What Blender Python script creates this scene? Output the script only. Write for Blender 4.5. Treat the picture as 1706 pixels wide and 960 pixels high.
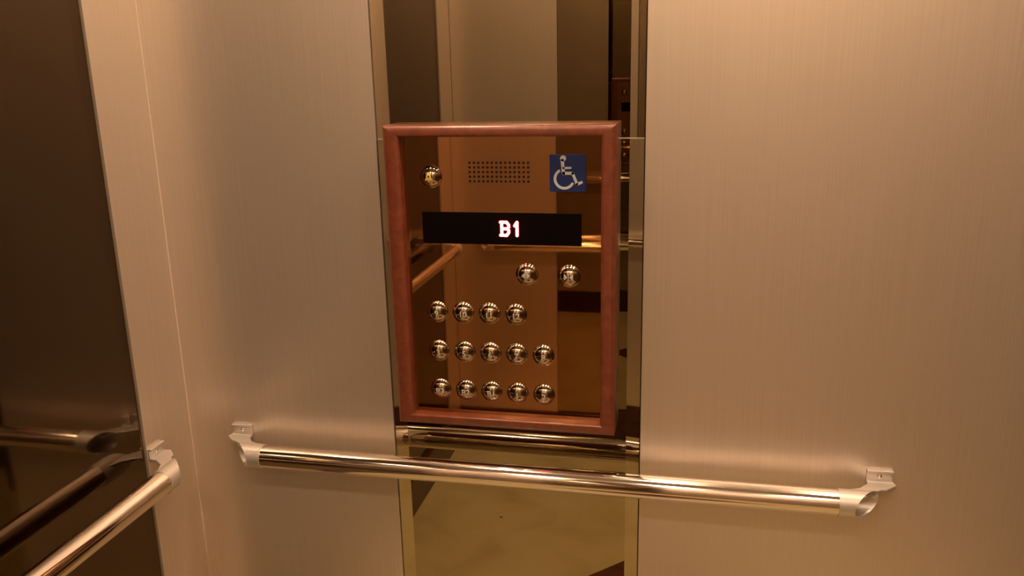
import bpy, bmesh, math
from mathutils import Matrix, Vector

# ------------------------------------------------------------------ clear
for o in list(bpy.data.objects): bpy.data.objects.remove(o, do_unlink=True)
scene = bpy.context.scene
COL = scene.collection

# ------------------------------------------------------------------ camera
# fitted to the photograph (1706 x 960, focal length 1406 px)
cam_d = bpy.data.cameras.new('camera')
cam_d.sensor_fit = 'HORIZONTAL'; cam_d.sensor_width = 36.0
cam_d.lens = 36.0 * 1406.0 / 1706.0
cam_d.clip_start = 0.02
cam = bpy.data.objects.new('camera', cam_d); COL.objects.link(cam)
RT = Vector((0.97773109, 0.20866430, -0.02238597))
UP = Vector((-0.03231358, 0.25508585, 0.96637831))
FW = Vector((-0.20735900, 0.94413475, -0.25614806))
m = Matrix.Identity(4)
for i in range(3):
    m[i][0] = RT[i]; m[i][1] = UP[i]; m[i][2] = -FW[i]
m[0][3], m[1][3], m[2][3] = 0.0, -1.27, 1.4476
cam.matrix_world = m
scene.camera = cam

# ------------------------------------------------------------------ world, light levels, exposure
world = bpy.data.worlds.new('world'); scene.world = world
world.use_nodes = True
world.node_tree.nodes['Background'].inputs[0].default_value = (0.02, 0.015, 0.01, 1)
world.node_tree.nodes['Background'].inputs[1].default_value = 0.0
scene.view_settings.view_transform = 'Standard'
scene.view_settings.look = 'None'
scene.view_settings.gamma = 1.0
scene.view_settings.use_curve_mapping = False
scene.view_settings.exposure = 0.0
scene.cycles.max_bounces = 16
scene.cycles.glossy_bounces = 12
scene.cycles.diffuse_bounces = 6
LAMP_COLOR = (1.0, 0.725, 0.475)
LAMP_POWER = 111.0
LAMPS = [(-0.60, -0.25), (-0.06, -0.25), (0.48, -0.25),
         (-0.60, -1.54), (-0.06, -1.54), (0.48, -1.54)]

# ------------------------------------------------------------------ dimensions (metres)
X_L, X_R = -0.8866, 0.76          # left and right wall planes
Y_B, Y_F = 0.0, -1.7976           # wall in front of the camera and the wall behind it
Z_C = 2.36
XM0, XM1 = -0.4928, -0.0731       # mirror strip
REC = 0.006                       # mirrors lie this far behind the panel faces
SK = 0.128                        # skirting height
Z_SEAM = 1.338
RAIL_Z, RAIL_OFF, RAIL_R = 0.8015, 0.0544, 0.0195

# ------------------------------------------------------------------ materials
def new_mat(name):
    mt = bpy.data.materials.new(name); mt.use_nodes = True
    return mt, mt.node_tree, mt.node_tree.nodes['Principled BSDF']

def plain(name, color, rough=0.5, metal=0.0, spec=0.5, emit=None, strength=0.0, coat=0.0):
    mt, nt, b = new_mat(name)
    b.inputs['Base Color'].default_value = (*color, 1)
    b.inputs['Roughness'].default_value = rough
    b.inputs['Metallic'].default_value = metal
    b.inputs['Specular IOR Level'].default_value = spec
    b.inputs['Coat Weight'].default_value = coat
    b.inputs['Coat Roughness'].default_value = 0.15
    if emit:
        b.inputs['Emission Color'].default_value = (*emit, 1)
        b.inputs['Emission Strength'].default_value = strength
    return mt

def node(nt, kind, **kw):
    n = nt.nodes.new(kind)
    for k, v in kw.items():
        if hasattr(n, k): setattr(n, k, v)
        else: n.inputs[k].default_value = v
    return n

def ramp(nt, stops):
    r = nt.nodes.new('ShaderNodeValToRGB')
    el = r.color_ramp.elements
    while len(el) < len(stops): el.new(0.5)
    for e, (p, c) in zip(el, stops):
        e.position = p; e.color = (*c, 1)
    return r

def brushed(name, color, rough, scale=(420, 420, 3.0), var=0.035, bump=0.02, metal=0.72):
    """satin steel: fine vertical hair lines in colour, gloss and relief"""
    mt, nt, b = new_mat(name)
    tc = node(nt, 'ShaderNodeTexCoord')
    mp = node(nt, 'ShaderNodeMapping'); mp.inputs['Scale'].default_value = scale
    nt.links.new(tc.outputs['Object'], mp.inputs['Vector'])
    nz = node(nt, 'ShaderNodeTexNoise'); nz.inputs['Scale'].default_value = 1.0
    nz.inputs['Detail'].default_value = 4.0
    nt.links.new(mp.outputs['Vector'], nz.inputs['Vector'])
    lo = tuple(c * (1 - var) for c in color); hi = tuple(min(1, c * (1 + var)) for c in color)
    r = ramp(nt, [(0.3, lo), (0.7, hi)])
    nt.links.new(nz.outputs['Fac'], r.inputs['Fac'])
    nt.links.new(r.outputs['Color'], b.inputs['Base Color'])
    mr = node(nt, 'ShaderNodeMapRange')
    mr.inputs['To Min'].default_value = rough - 0.04; mr.inputs['To Max'].default_value = rough + 0.04
    nt.links.new(nz.outputs['Fac'], mr.inputs['Value'])
    nt.links.new(mr.outputs['Result'], b.inputs['Roughness'])
    bp = node(nt, 'ShaderNodeBump'); bp.inputs['Strength'].default_value = bump
    bp.inputs['Distance'].default_value = 0.001
    nt.links.new(nz.outputs['Fac'], bp.inputs['Height'])
    nt.links.new(bp.outputs['Normal'], b.inputs['Normal'])
    b.inputs['Metallic'].default_value = metal
    return mt

def marble(name, stops, scale, rough, detail=6.0, distort=0.6):
    mt, nt, b = new_mat(name)
    tc = node(nt, 'ShaderNodeTexCoord')
    nz = node(nt, 'ShaderNodeTexNoise'); nz.inputs['Scale'].default_value = scale
    nz.inputs['Detail'].default_value = detail; nz.inputs['Distortion'].default_value = distort
    nt.links.new(tc.outputs['Object'], nz.inputs['Vector'])
    r = ramp(nt, stops)
    nt.links.new(nz.outputs['Fac'], r.inputs['Fac'])
    nt.links.new(r.outputs['Color'], b.inputs['Base Color'])
    b.inputs['Roughness'].default_value = rough
    return mt

def wood(name, dark, light, rough):
    mt, nt, b = new_mat(name)
    tc = node(nt, 'ShaderNodeTexCoord')
    mp = node(nt, 'ShaderNodeMapping'); mp.inputs['Scale'].default_value = (60, 60, 60)
    nt.links.new(tc.outputs['Object'], mp.inputs['Vector'])
    nz = node(nt, 'ShaderNodeTexNoise'); nz.inputs['Scale'].default_value = 1.0
    nz.inputs['Detail'].default_value = 5.0; nz.inputs['Distortion'].default_value = 1.0
    nt.links.new(mp.outputs['Vector'], nz.inputs['Vector'])
    r = ramp(nt, [(0.3, dark), (0.7, light)])
    nt.links.new(nz.outputs['Fac'], r.inputs['Fac'])
    nt.links.new(r.outputs['Color'], b.inputs['Base Color'])
    b.inputs['Roughness'].default_value = rough
    b.inputs['Coat Weight'].default_value = 0.9
    b.inputs['Coat Roughness'].default_value = 0.22
    return mt

M = {}
M['steel'] = brushed('brushed_steel', (0.78, 0.68, 0.595), 0.37, metal=0.71)
M['steel_edge'] = plain('steel_edge', (0.70, 0.63, 0.55), 0.3, 1.0)
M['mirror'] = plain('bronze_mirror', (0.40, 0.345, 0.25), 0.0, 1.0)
M['dark_steel'] = brushed('dark_bronze_steel', (0.22, 0.16, 0.11), 0.35, metal=0.9)
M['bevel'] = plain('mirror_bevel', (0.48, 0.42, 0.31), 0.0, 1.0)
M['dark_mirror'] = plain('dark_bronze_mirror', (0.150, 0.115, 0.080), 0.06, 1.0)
M['plate'] = plain('bronze_plate', (0.50, 0.27, 0.12), 0.02, 1.0)
M['chrome'] = plain('polished_chrome', (0.82, 0.75, 0.70), 0.09, 1.0)
M['button'] = plain('button_chrome', (0.44, 0.35, 0.26), 0.05, 1.0)
M['cast'] = plain('satin_cast_metal', (0.74, 0.69, 0.65), 0.45, 0.7)
M['dark'] = plain('dark_cavity', (0.012, 0.008, 0.006), 0.8)
M['backing'] = plain('wall_backing', (0.03, 0.022, 0.016), 0.8)
M['wood'] = wood('cherry_wood', (0.17, 0.036, 0.016), (0.25, 0.060, 0.026), 0.38)
M['display'] = plain('black_display_acrylic', (0.006, 0.0035, 0.0035), 0.4, spec=0.03)
M['led'] = plain('red_led', (0.5, 0.02, 0.02), 0.5, emit=(1.0, 0.055, 0.06), strength=28.0)
M['sign_blue'] = plain('sign_blue', (0.010, 0.032, 0.17), 0.35)
M['sign_white'] = plain('sign_white', (0.62, 0.66, 0.74), 0.5)
M['mark'] = plain('engraved_grey', (0.66, 0.62, 0.62), 0.5)
M['mark_yellow'] = plain('engraved_yellow', (0.85, 0.60, 0.16), 0.5)
M['floor'] = marble('beige_marble', [(0.25, (0.49, 0.37, 0.16)), (0.5, (0.60, 0.48, 0.23)), (0.78, (0.66, 0.55, 0.30))], 5.0, 0.35)
M['red'] = marble('dark_red_marble', [(0.25, (0.060, 0.010, 0.008)), (0.7, (0.12, 0.022, 0.016))], 14.0, 0.22)
M['skirt'] = marble('dark_red_stone', [(0.25, (0.045, 0.010, 0.007)), (0.7, (0.085, 0.020, 0.013))], 18.0, 0.15)
M['ceiling'] = plain('ceiling_paint', (0.85, 0.80, 0.73), 0.6)
M['lens'] = plain('lamp_lens', (0.9, 0.9, 0.9), 0.5, emit=LAMP_COLOR, strength=LAMP_POWER)
M['joint'] = plain('corner_joint', (0.70, 0.59, 0.51), 0.6)
M['caulk'] = plain('pale_joint', (0.50, 0.44, 0.37), 0.5)

# ------------------------------------------------------------------ mesh helpers
def box(bm, x0, x1, y0, y1, z0, z1):
    v = [bm.verts.new(p) for p in ((x0,y0,z0),(x1,y0,z0),(x1,y1,z0),(x0,y1,z0),(x0,y0,z1),(x1,y0,z1),(x1,y1,z1),(x0,y1,z1))]
    for f in ((3,2,1,0),(4,5,6,7),(0,1,5,4),(1,2,6,5),(2,3,7,6),(3,0,4,7)):
        bm.faces.new([v[i] for i in f])

def finish(name, bm, mat, parent=None, smooth=False, bevel=0.0, seg=2, loc=None):
    bmesh.ops.recalc_face_normals(bm, faces=bm.faces[:])
    me = bpy.data.meshes.new(name); bm.to_mesh(me); bm.free()
    me.materials.append(mat)
    if smooth:
        for p in me.polygons: p.use_smooth = True
    o = bpy.data.objects.new(name, me); COL.objects.link(o)
    if loc: o.location = loc
    if parent: o.parent = parent
    if bevel > 0:
        md = o.modifiers.new('bevel', 'BEVEL'); md.width = bevel; md.segments = seg; md.limit_method = 'ANGLE'
        for p in me.polygons: p.use_smooth = True
        wn = o.modifiers.new('normals', 'WEIGHTED_NORMAL'); wn.keep_sharp = True
    return o

def box_obj(name, b, mat, parent=None, bevel=0.0, seg=2):
    bm = bmesh.new(); box(bm, *b); return finish(name, bm, mat, parent, bevel=bevel, seg=seg)

def empty(name, loc, label, cat, group=None):
    o = bpy.data.objects.new(name, None); COL.objects.link(o); o.location = loc
    o.empty_display_size = 0.05
    o['label'] = label; o['category'] = cat
    if group: o['group'] = group
    return o

def struct(o, label=None):
    o['kind'] = 'structure'
    if label: o['label'] = label
    return o

def lathe(profile, n=48, close_top=True):
    """profile (r, h) outside to inside; axis +Z"""
    bm = bmesh.new(); rings = []
    for r, h in profile:
        if r < 1e-7: rings.append([bm.verts.new((0, 0, h))])
        else: rings.append([bm.verts.new((r*math.cos(2*math.pi*k/n), r*math.sin(2*math.pi*k/n), h)) for k in range(n)])
    for a, b in zip(rings, rings[1:]):
        for k in range(n):
            k2 = (k+1) % n
            if len(b) == 1: bm.faces.new((a[k], a[k2], b[0]))
            else: bm.faces.new((a[k], a[k2], b[k2], b[k]))
    return bm

def prism(bm, pts, z0, z1):
    """extruded polygon pts (x, y) between z0 and z1"""
    a = [bm.verts.new((x, y, z0)) for x, y in pts]; b = [bm.verts.new((x, y, z1)) for x, y in pts]
    n = len(pts)
    bm.faces.new(a[::-1]); bm.faces.new(b)
    for i in range(n): bm.faces.new((a[i], a[(i+1) % n], b[(i+1) % n], b[i]))

def capsule(bm, p, q, w, z0, z1, n=8):
    """flat rounded stroke from p to q"""
    dx, dy = q[0]-p[0], q[1]-p[1]; a = math.atan2(dy, dx); pts = []
    for k in range(n+1):
        t = a - math.pi/2 + math.pi*k/n; pts.append((q[0]+w/2*math.cos(t), q[1]+w/2*math.sin(t)))
    for k in range(n+1):
        t = a + math.pi/2 + math.pi*k/n; pts.append((p[0]+w/2*math.cos(t), p[1]+w/2*math.sin(t)))
    prism(bm, pts, z0, z1)

# things on the back wall are drawn in (x = right, y = up, z = out of the wall) and stood up with this
STAND = Matrix(((1,0,0,0),(0,0,-1,0),(0,1,0,0),(0,0,0,1)))
def stand(bm, x, y, z):
    bm.transform(Matrix.Translation((x, y, z)) @ STAND); return bm

# ================================================================== SETTING
# floor: beige marble with a dark red diamond let into it
floor = struct(box_obj('floor', (X_L-0.12, X_R+0.12, Y_F-0.12, Y_B+0.12, -0.06, 0.0), M['floor']))
bm = bmesh.new(); cx, cy, a = -0.07, -0.75, 0.32
prism(bm, [(cx-a, cy), (cx, cy-a), (cx+a, cy), (cx, cy+a)], -0.004, 0.0006)
finish('inlay', bm, M['red'], floor)
bm = bmesh.new()
prism(bm, [(-0.5895+0.005*math.cos(t*0.9), -1.1534+0.0035*math.sin(t*0.9)) for t in range(7)], 0.0, 0.0007)
finish('speck', bm, M['dark'], floor)
ceiling = struct(box_obj('ceiling', (X_L-0.12, X_R+0.12, Y_F-0.12, Y_B+0.12, Z_C, Z_C+0.06), M['ceiling']))

def mirror_sheet(parent, u0, u1, z0, z1, place, mat, bev_mat, w, ang):
    """flat sheet with a bevelled strip down each side; place maps (u, depth, z) to the world"""
    h = w*math.tan(math.radians(ang))
    bm = bmesh.new()
    def quad(ps):
        bm.faces.new([bm.verts.new(place(*p)) for p in ps])
    def slab(a, b, da, db):
        t = -0.004
        P = [(a,da,z0),(b,db,z0),(b,db,z1),(a,da,z1)]; Q = [(a,t,z0),(b,t,z0),(b,t,z1),(a,t,z1)]
        quad(P); quad(Q[::-1])
        for i in range(4): j = (i+1) % 4; quad([P[i],Q[i],Q[j],P[j]])
    slab(u0+w, u1-w, 0, 0)
    s = finish('mirror_sheet', bm, mat, parent)
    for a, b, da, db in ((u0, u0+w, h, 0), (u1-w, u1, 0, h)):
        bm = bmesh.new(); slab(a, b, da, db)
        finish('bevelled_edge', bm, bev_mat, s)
    return s

def panelled_wall(name, flip, ang_lo, ang_hi):
    """wall with steel panels either side of a tall mirror strip; flip for the wall facing it"""
    yb = Y_F if flip else Y_B
    s = -1 if flip else 1                      # +depth goes into the wall
    def Y(d): return yb + s*d
    def bx(n, x0, x1, d0, d1, z0, z1, mat, par, bev=0):
        return box_obj(n, (x0, x1, min(Y(d0),Y(d1)), max(Y(d0),Y(d1)), z0, z1), mat, par, bev)
    root = struct(bx(name, X_L-0.12, X_R+0.12, 0.012, 0.12, -0.06, Z_C+0.06, M['backing'], None))
    for x0, x1 in ((X_L, XM0), (XM1, X_R)):
        bx('steel_panel', x0+0.0006, x1, 0.0, 0.0118, SK, Z_C, M['steel'], root, 0.0006)
    place = lambda u, d, z: (u, Y(REC-d), z)
    g = 0.0008
    if flip:
        mirror_sheet(root, XM0+0.0012, XM1-0.0012, SK, Z_C, place, M['mirror'], M['mirror'], 0.003, 1.0)
    else:
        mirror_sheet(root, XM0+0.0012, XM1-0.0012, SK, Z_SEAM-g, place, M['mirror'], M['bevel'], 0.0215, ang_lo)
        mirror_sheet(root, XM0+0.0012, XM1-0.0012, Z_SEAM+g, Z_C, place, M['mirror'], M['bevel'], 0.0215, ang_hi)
        bx('seam_strip', XM0+0.0012, XM1-0.0012, REC-0.0016, REC+0.003, Z_SEAM-g, Z_SEAM+g, M['caulk'], root)
    return root
wall_back = panelled_wall('wall_back', False, 5.4, 4.45)
wall_front = panelled_wall('wall_front', True, 3.0, 3.0)

# left wall: steel strip at each end, dark mirror between
wall_left = struct(box_obj('wall_left', (X_L-0.12, X_L-0.012, Y_F-0.004, Y_B+0.004, -0.06, Z_C+0.06), M['backing']))
YM0, YM1 = -1.6512, -0.1274
for y0, y1 in ((YM1, Y_B-0.0006), (Y_F+0.0006, YM0)):
    box_obj('steel_panel', (X_L-0.0118, X_L, y0, y1, SK, Z_C), M['steel'], wall_left, 0.0006)
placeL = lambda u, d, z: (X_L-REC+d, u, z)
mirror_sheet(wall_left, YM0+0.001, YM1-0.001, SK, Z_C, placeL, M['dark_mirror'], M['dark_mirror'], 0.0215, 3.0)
# pale joint that runs up the corner
struct(box_obj('trim_1', (X_L-0.0006, X_L+0.0009, -0.0010, 0.0004, SK, Z_C), M['joint']))

# right wall with the car doors
wall_right = struct(box_obj('wall_right', (X_R+0.012, X_R+0.12, Y_F-0.004, Y_B+0.004, -0.06, Z_C+0.06), M['backing']))
for y0, y1, z0, z1 in ((-0.42, Y_B-0.0006, SK, Z_C), (Y_F+0.0006, -1.38, SK, Z_C), (-1.379, -0.421, 2.10, Z_C)):
    box_obj('steel_panel', (X_R, X_R+0.0118, y0, y1, z0, z1), M['dark_steel'], wall_right, 0.0006)
door = struct(box_obj('door_1', (X_R+0.006, X_R+0.0115, -1.3785, -0.4215, 0.001, 2.099), M['backing']))
for y0, y1 in ((-1.377, -0.901), (-0.899, -0.423)):
    box_obj('door_panel', (X_R+0.0035, X_R+0.0059, y0, y1, 0.004, 2.096), M['dark_steel'], door, 0.001)

# skirting
def skirting(name, b):
    return struct(box_obj(name, b, M['skirt'], bevel=0.002))
skirting('baseboard_back', (X_L+0.0105, X_R, -0.010, 0.0115, 0.0005, SK-0.0004))
skirting('baseboard_front', (X_L+0.0105, X_R, Y_F-0.0115, Y_F+0.010, 0.0005, SK-0.0004))
skirting('baseboard_left', (X_L-0.0115, X_L+0.010, Y_F, Y_B, 0.0005, SK-0.0004))

# ================================================================== CONTROL PANEL
PX0, PX1, PZ0, PZ1 = -0.4700, -0.1116, 0.8735, 1.3615     # outside of the frame
FWD = 0.0255                                               # width of a frame rail
F_FRONT, F_BACK, PLATE = -0.0350, 0.0050, -0.0180
cop = empty('elevator_control_panel', ((PX0+PX1)/2, 0, PZ0),
            'bronze elevator button panel in a red-brown wooden frame on the mirror', 'control panel')
def part(name, bm, mat, parent=None, smooth=False, bevel=0.0, seg=2):
    """child of the control panel, or of one of its parts, given in world coordinates"""
    bm.transform(Matrix.Translation(-cop.location))
    return finish(name, bm, mat, parent or cop, smooth, bevel, seg)

def frame_rail(side):
    bm = bmesh.new()
    o = [(PX0,PZ0),(PX1,PZ0),(PX1,PZ1),(PX0,PZ1)]
    i = [(PX0+FWD,PZ0+FWD),(PX1-FWD,PZ0+FWD),(PX1-FWD,PZ1-FWD),(PX0+FWD,PZ1-FWD)]
    i = [(PX0+0.0265, PZ0+0.0175), (PX1-0.0225, PZ0+0.0175), (PX1-0.0225, PZ1-0.0175), (PX0+0.0265, PZ1-0.0175)]
    a, b = side, (side+1) % 4
    # round-nosed section: t runs from the outer edge to the inner edge, d is the depth
    R = 0.006; sec = [(0.0, F_BACK)]
    for k in range(5):
        t = math.pi/2*k/4; sec.append((0.0, 0.0, R*(1-math.cos(t)), F_FRONT + R*(1-math.sin(t)))[2:])
    for k in range(5):
        t = math.pi/2*k/4; r2 = 0.0045
        sec.append((1.0, r2, F_FRONT + r2*(1-math.cos(t)), r2*(1-math.sin(t))))
    sec.append((1.0, 0.0, F_BACK, 0.0))
    rows = []
    for s in sec:
        row = []
        for e in (a, b):
            ex = Vector((o[e][0], o[e][1])); ix = Vector((i[e][0], i[e][1]))
            dv = ix-ex
            wmin = min(abs(dv.x), abs(dv.y))
            if len(s) == 2: p = ex + dv*(s[0]/wmin); d = s[1]
            else: p = ix - dv*(s[3]/wmin); d = s[2]
            row.append(bm.verts.new((p.x, d, p.y)))
        rows.append(row)
    n = len(rows)
    for k in range(n):
        r0, r1 = rows[k], rows[(k+1) % n]
        bm.faces.new((r0[0], r0[1], r1[1], r1[0]))
    bm.faces.new([r[0] for r in rows]); bm.faces.new([r[1] for r in rows][::-1])
    ob = part('frame_rail', bm, M['wood'])
    for p in ob.data.polygons: p.use_smooth = len(p.vertices) == 4
    md = ob.modifiers.new('split', 'EDGE_SPLIT'); md.split_angle = math.radians(50)
    return ob
for sd in range(4): frame_rail(sd)

# face plate with real speaker holes
SPX0, SPX1, SPZ0, SPZ1, NX, NZ = -0.3370, -0.2458, 1.2755, 1.3038, 14, 5
px = (SPX1-SPX0)/(NX-1); pz = (SPZ1-SPZ0)/(NZ-1)
gx0, gx1, gz0, gz1 = SPX0-px/2, SPX1+px/2, SPZ0-pz/2, SPZ1+pz/2
bm = bmesh.new()
ax0, ax1, az0, az1 = PX0+0.024, PX1-0.020, PZ0+0.015, PZ1-0.015
def rect(x0, x1, z0, z1): bm.faces.new([bm.verts.new(p) for p in ((x0,PLATE,z0),(x1,PLATE,z0),(x1,PLATE,z1),(x0,PLATE,z1))])
rect(ax0, gx0, az0, az1); rect(gx1, ax1, az0, az1); rect(gx0, gx1, az0, gz0); rect(gx0, gx1, gz1, az1)
hr = 0.0020
for ix in range(NX):
    for iz in range(NZ):
        cx, cz = SPX0+ix*px, SPZ0+iz*pz
        outer, inner, deep = [], [], []
        for k in range(8):
            t = math.pi/4*k
            c, s = math.cos(t), math.sin(t); mx = max(abs(c), abs(s))
            outer.append(bm.verts.new((cx+px/2*c/mx, PLATE, cz+pz/2*s/mx)))
            inner.append(bm.verts.new((cx+hr*c, PLATE, cz+hr*s)))
            deep.append(bm.verts.new((cx+hr*c, PLATE+0.002, cz+hr*s)))
        for k in range(8):
            j = (k+1) % 8
            bm.faces.new((outer[k], outer[j], inner[j], inner[k]))
            bm.faces.new((inner[k], inner[j], deep[j], deep[k]))
rim = [bm.verts.new(p) for p in ((ax0,PLATE,az0),(ax1,PLATE,az0),(ax1,PLATE,az1),(ax0,PLATE,az1))]
rim2 = [bm.verts.new((v.co.x, PLATE+0.002, v.co.z)) for v in rim]
for k in range(4): bm.faces.new((rim[k], rim[(k+1) % 4], rim2[(k+1) % 4], rim2[k]))
plate = part('face_plate', bm, M['plate'])
bm = bmesh.new(); box(bm, gx0-0.004, gx1+0.004, PLATE+0.0021, PLATE+0.006, gz0-0.004, gz1+0.004)
part('speaker_mesh', bm, M['dark'])
bm = bmesh.new(); box(bm, ax0, ax1, PLATE+0.0062, F_BACK, az0, az1)
part('back_box', bm, M['dark'])

# floor display
bm = bmesh.new(); box(bm, -0.4166, -0.1649, PLATE-0.0015, PLATE-0.0001, 1.1774, 1.2274)
disp = part('display_window', bm, M['display'], bevel=0.0004, seg=1)
def led(name, strokes, x, z, h, w):
    bm = bmesh.new()
    for p, q in strokes: capsule(bm, p, q, w, 0.0, 0.0014)
    stand(bm, x, PLATE-0.0015, z)
    o = part(name, bm, M['led'], disp); return o
u, v = 0.0125, 0.0205
led('led_letter', [((0.0015,0),(0.0015,v)), ((-0.0005,v),(u-0.003,v)), ((-0.0005,0),(u-0.003,0)), ((0.002,v/2),(u-0.002,v/2)),
                   ((u-0.003,v),(u,v*0.78)), ((u,v*0.78),(u,v*0.62)), ((u,v*0.62),(u-0.0025,v/2)),
                   ((u-0.0025,v/2),(u,v*0.38)), ((u,v*0.38),(u,v*0.22)), ((u,v*0.22),(u-0.003,0))], -0.2900, 1.1925, 0.026, 0.0042)
led('led_digit', [((0.004,0),(0.004,v)), ((0.004,v),(0.0005,v*0.74))], -0.2685, 1.1925, 0.026, 0.0044)

# buttons
BR, BS = 0.0168, 0.0205
def dome(r): return math.sqrt(BS*BS - r*r) - math.sqrt(BS*BS - BR*BR)
prof = [(BR+0.0009, 0.0), (BR+0.0009, 0.0010), (BR+0.0004, 0.0014), (BR, 0.0015)]
prof += [(BR*math.cos(math.pi/2*k/18), 0.0015+dome(BR*math.cos(math.pi/2*k/18))) for k in range(1, 18)] + [(0.0, 0.0015+dome(0))]
bmb = lathe(prof, 56); bmb.transform(STAND)
bmesh.ops.recalc_face_normals(bmb, faces=bmb.faces[:])
button_me = bpy.data.meshes.new('button'); bmb.to_mesh(button_me); bmb.free()
button_me.materials.append(M['button'])
for p in button_me.polygons: p.use_smooth = True

def on_dome(bm, lift=0.0004):
    """lay a flat drawing (x, y) on the button's dome"""
    bmesh.ops.subdivide_edges(bm, edges=bm.edges[:], cuts=2, use_grid_fill=True)
    for vv in bm.verts:
        r = min(math.hypot(vv.co.x, vv.co.y), BR*0.98)
        vv.co.z = 0.0015 + dome(r) + lift + (0.0002 if vv.co.z > 0 else 0)
    return bm

def text_bm(s, size, bold=0.0):
    cu = bpy.data.curves.new('t', 'FONT'); cu.body = s; cu.size = size; cu.align_x = 'CENTER'; cu.align_y = 'CENTER'
    cu.offset = bold; cu.resolution_u = 3
    ob = bpy.data.objects.new('t', cu); COL.objects.link(ob)
    dg = bpy.context.evaluated_depsgraph_get(); dg.update()
    me = bpy.data.meshes.new_from_object(ob.evaluated_get(dg))
    bm = bmesh.new(); bm.from_mesh(me)
    bpy.data.objects.remove(ob, do_unlink=True); bpy.data.curves.remove(cu); bpy.data.meshes.remove(me)
    bmesh.ops.triangulate(bm, faces=bm.faces[:])
    return bm

def button(name, x, z, label=None):
    o = bpy.data.objects.new(name, button_me); COL.objects.link(o); o.parent = cop
    o.location = Vector((x, PLATE-0.0001, z)) - cop.location
    if label: o['label'] = label
    return o
def mark(b, name, bm, mat):
    bm.transform(STAND); return finish(name, bm, mat, b)

rows = [(1.0648, ['9', '10', '11', '12']), (0.9985, ['3', '5', '6', '7', '8']), (0.9318, ['B3', 'B2', 'B1', '1', '2'])]
for z, names in rows:
    for k, s in enumerate(names):
        b = button('floor_button', -0.3989 + k*0.0432, z, 'round chrome floor button marked ' + s)
        bm = text_bm(s, 0.0135, 0.00022); bmesh.ops.translate(bm, verts=bm.verts[:], vec=(0.0012, -0.0012, 0))
        mark(b, 'number', on_dome(bm), M['mark'])
        bm = bmesh.new()
        dots = [(-0.0098, -0.0030), (-0.0098, -0.0055)] if k % 2 else [(-0.0098, -0.0045), (-0.0078, -0.0062)]
        for dx, dy in dots:
            prism(bm, [(dx+0.0007*math.cos(t*math.pi/3), dy+0.0007*math.sin(t*math.pi/3)) for t in range(6)], 0, 0.0003)
        mark(b, 'braille_dots', on_dome(bm), M['mark'])
b = button('door_open_button', -0.2505, 1.1308, 'round chrome button with outward triangles')
bm = bmesh.new()
prism(bm, [(-0.0014, 0.0048), (-0.0014, -0.0048), (-0.0068, 0.0)], 0, 0.0003)
prism(bm, [(0.0014, -0.0048), (0.0014, 0.0048), (0.0068, 0.0)], 0, 0.0003)
prism(bm, [(-0.0006, -0.0048), (0.0006, -0.0048), (0.0006, 0.0048), (-0.0006, 0.0048)], 0, 0.0003)
mark(b, 'open_symbol', on_dome(bm), M['mark'])
b = button('door_close_button', -0.1840, 1.1300, 'round chrome button with inward triangles')
bm = bmesh.new()
prism(bm, [(-0.0070, 0.0054), (-0.0070, -0.0054), (-0.0016, 0.0)], 0, 0.0003)
prism(bm, [(0.0070, -0.0054), (0.0070, 0.0054), (0.0016, 0.0)], 0, 0.0003)
prism(bm, [(-0.0006, -0.0054), (0.0006, -0.0054), (0.0006, 0.0054), (-0.0006, 0.0054)], 0, 0.0003)
mark(b, 'close_symbol', on_dome(bm), M['mark'])
b = button('alarm_button', -0.3993, 1.2825, 'round chrome button with a yellow bell')
bm = bmesh.new()
half = [(0.0, 0.0066), (0.0022, 0.0056), (0.0036, 0.0030), (0.0044, -0.0020), (0.0066, -0.0044), (0.0066, -0.0058)]
inn = [(0.0, 0.0030), (0.0011, 0.0018), (0.0015, -0.0012), (0.0, -0.0012)]
# bell outline with a small slot left open, built as two mirrored halves
for sgn in (1, -1):
    pts = [(sgn*x, y) for x, y in half] + [(0.0, -0.0058), (0.0, -0.0012)] + [(sgn*x, y) for x, y in (inn[2], inn[1], inn[0])]
    prism(bm, pts if sgn > 0 else pts[::-1], 0, 0.0003)
prism(bm, [(0.0016*math.cos(t*math.pi/4), -0.0074+0.0012*math.sin(t*math.pi/4)) for t in range(8)], 0, 0.0003)
bmesh.ops.triangulate(bm, faces=bm.faces[:])
bmesh.ops.translate(bm, verts=bm.verts[:], vec=(-0.0008, 0.0006, 0))
mark(b, 'bell_symbol', on_dome(bm), M['mark_yellow'])

# blue wheelchair sign
sx0, sx1, sz0, sz1 = -0.2128, -0.1581, 1.2608, 1.3167
bm = bmesh.new(); box(bm, sx0, sx1, PLATE-0.0018, PLATE-0.0001, sz0, sz1)
sign = part('accessibility_sign', bm, M['sign_blue'], bevel=0.0006)
sign['label'] = 'square blue sign with a white wheelchair symbol'
SW = sx1-sx0
def sp(ux, uy): return ((ux-130)/330*SW, -(uy-95)/330*SW)
bm = bmesh.new(); q = SW/330
hc = sp(254, 131)
prism(bm, [(hc[0]+27*q*math.cos(t*math.pi/10), hc[1]+27*q*math.sin(t*math.pi/10)) for t in range(20)], 0, 0.0006)
for p0, p1, w in (((247,150),(257,265),30), ((256,216),(322,216),19), ((257,264),(340,264),27), ((340,264),(379,362),25), ((379,364),(420,346),24)):
    capsule(bm, sp(*p0), sp(*p1), w*q, 0, 0.0006)
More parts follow.
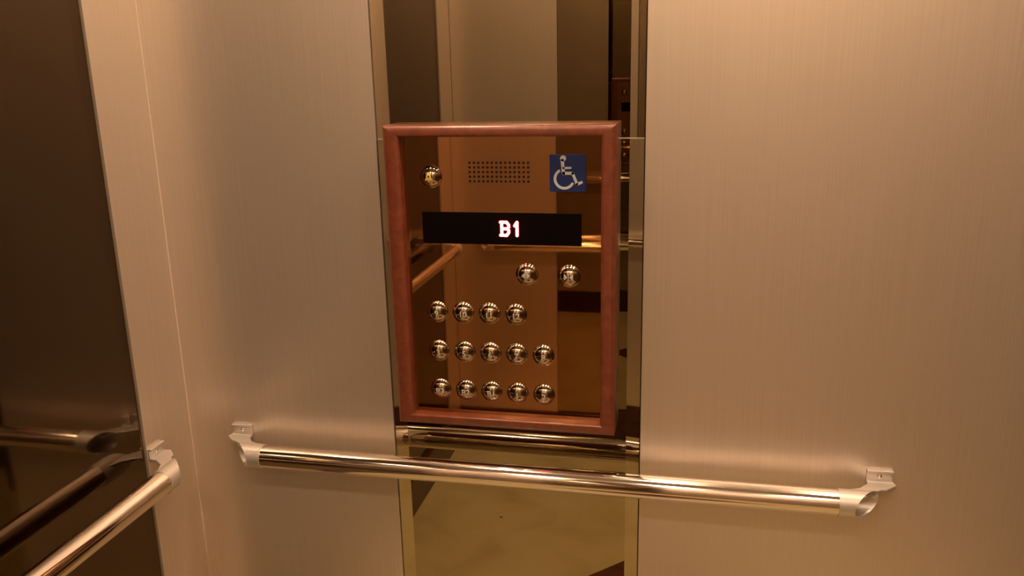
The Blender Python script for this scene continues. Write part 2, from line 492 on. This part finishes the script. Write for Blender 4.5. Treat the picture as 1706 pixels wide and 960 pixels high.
# wheel: an arc open at the upper right
c0 = sp(264, 315); ro, ri = 97*q, 73*q; a0, a1 = math.radians(117), math.radians(335)
arc = [a0+(a1-a0)*k/28 for k in range(29)]
for t0, t1 in zip(arc, arc[1:]):
    prism(bm, [(c0[0]+ro*math.cos(t0), c0[1]+ro*math.sin(t0)), (c0[0]+ro*math.cos(t1), c0[1]+ro*math.sin(t1)),
               (c0[0]+ri*math.cos(t1), c0[1]+ri*math.sin(t1)), (c0[0]+ri*math.cos(t0), c0[1]+ri*math.sin(t0))], 0, 0.00055)
stand(bm, sx0, PLATE-0.0018, sz1)
part('wheelchair_symbol', bm, M['sign_white'], sign)

# ================================================================== HANDRAILS
def handrail(length, loc, rotz, label, group=None):
    """local frame: wall plane y = 0, room towards -y, tube along x centred on 0, z = 0 at tube height"""
    t = empty('handrail', loc, label, 'handrail', group); t.rotation_euler = (0, 0, rotz)
    h = length/2; n = 40
    def tube(x0, x1, r, cut0=None, cut1=None):
        bm = bmesh.new(); A, B = [], []
        for k in range(n):
            a = 2*math.pi*k/n; y = r*math.cos(a); z = r*math.sin(a)
            A.append(bm.verts.new((x0 + (cut0(y, z) if cut0 else 0), -RAIL_OFF+y, z)))
            B.append(bm.verts.new((x1 + (cut1(y, z) if cut1 else 0), -RAIL_OFF+y, z)))
        for k in range(n):
            j = (k+1) % n; bm.faces.new((A[k], A[j], B[j], B[k]))
        return bm, A, B
    bm, A, B = tube(-h, h, RAIL_R)
    bm.faces.new(A); bm.faces.new(B)
    o = finish('rail_tube', bm, M['chrome'], t, smooth=True)
    o.modifiers.new('split', 'EDGE_SPLIT')
    for s in (-1, 1):
        r = RAIL_R+0.0012
        # collar: obliquely cut cup, longer towards the wall
        cut = lambda y, z: s*(0.038 + 0.95*y + 0.12*z)
        bm, A, B = tube(s*(h-0.004), s*h, r, None, cut)
        ri = 0.90
        lip = [bm.verts.new((v.co.x - s*0.001, -RAIL_OFF+(v.co.y+RAIL_OFF)*ri, v.co.z*ri)) for v in B]
        deep = [bm.verts.new((s*(h+0.001), -RAIL_OFF+(v.co.y+RAIL_OFF)*ri, v.co.z*ri)) for v in B]
        for k in range(n):
            j = (k+1) % n
            bm.faces.new((B[k], B[j], lip[j], lip[k])); bm.faces.new((lip[k], lip[j], deep[j], deep[k]))
        bm.faces.new(deep); bm.faces.new(A)
        c = finish('end_collar', bm, M['cast'], t, smooth=True); c.modifiers.new('split', 'EDGE_SPLIT')
        # arm: cast piece from the collar back to the wall plate
        bm = bmesh.new()
        pts = [(0.012, -RAIL_OFF-0.002), (0.006, -RAIL_OFF+0.014), (0.030, -0.0310), (0.0440, -0.0140), (0.0440, -0.0005),
               (0.0820, -0.0005), (0.0860, -0.0150), (0.0690, -0.0310), (0.0600, -0.0330), (0.0520, -0.0400), (0.0360, -RAIL_OFF-0.002)]
        pts = [(s*(h+x), y) for x, y in pts]
        prism(bm, pts if s > 0 else pts[::-1], 0.0085, 0.0150)
        b = finish('bracket', bm, M['cast'], t, bevel=0.0018)
        # channel shaped plate that is screwed to the wall
        bm = bmesh.new(); x0, x1 = sorted((s*(h+0.0440), s*(h+0.0820)))
        box(bm, x0, x1, -0.0030, -0.0002, 0.0130, 0.0310)
        box(bm, x0, x1, -0.0075, -0.0002, 0.0290, 0.0325)
        box(bm, x0, x1, -0.0095, -0.0002, 0.0120, 0.0155)
        finish('wall_plate', bm, M['cast'], b, bevel=0.0005, seg=1)
        bm = lathe([(0.0036, 0), (0.0036, 0.0012), (0.0022, 0.0024), (0.0, 0.0027)], 16)
        stand(bm, (x0+x1)/2, -0.0030, 0.0222)
        finish('screw', bm, M['chrome'], b, smooth=True)
    return t
handrail(0.9465, (-0.2438, 0.0, RAIL_Z), 0, 'polished handrail under the wood-framed button panel')
handrail(1.4580, (X_L, (Y_B+Y_F)/2, RAIL_Z), math.pi/2, 'polished handrail along the dark mirrored side wall')
handrail(0.9465, (-0.2438, Y_F, RAIL_Z), math.pi, 'polished handrail on the steel wall facing the button panel')

# ================================================================== CEILING DOWNLIGHTS
# in the car's ceiling above the picture; the photograph shows them as glints on the domed buttons
WHERE = ['in the ceiling corner by the button panel and dark mirrored wall', 'in the ceiling above the wood-framed button panel',
         'in the ceiling corner by the button panel and car doors', 'in the ceiling corner by the dark mirrored wall and facing wall',
         'in the ceiling above the handrail on the facing wall', 'in the ceiling corner by the car doors and facing wall']
for (lx, ly), where in zip(LAMPS, WHERE):
    t = empty('downlight_offscreen', (lx, ly, Z_C), 'round warm downlight ' + where, 'downlight', 'downlights in the car ceiling')
    bm = lathe([(0.090, 0.0), (0.090, -0.004), (0.082, -0.007), (0.075, -0.005), (0.073, 0.0)], 40)
    finish('trim_ring', bm, M['chrome'], t, smooth=True)
    bm = lathe([(0.0725, -0.0005), (0.0725, -0.0025), (0.0, -0.0030)], 32)
    finish('lens_offscreen', bm, M['lens'], t)
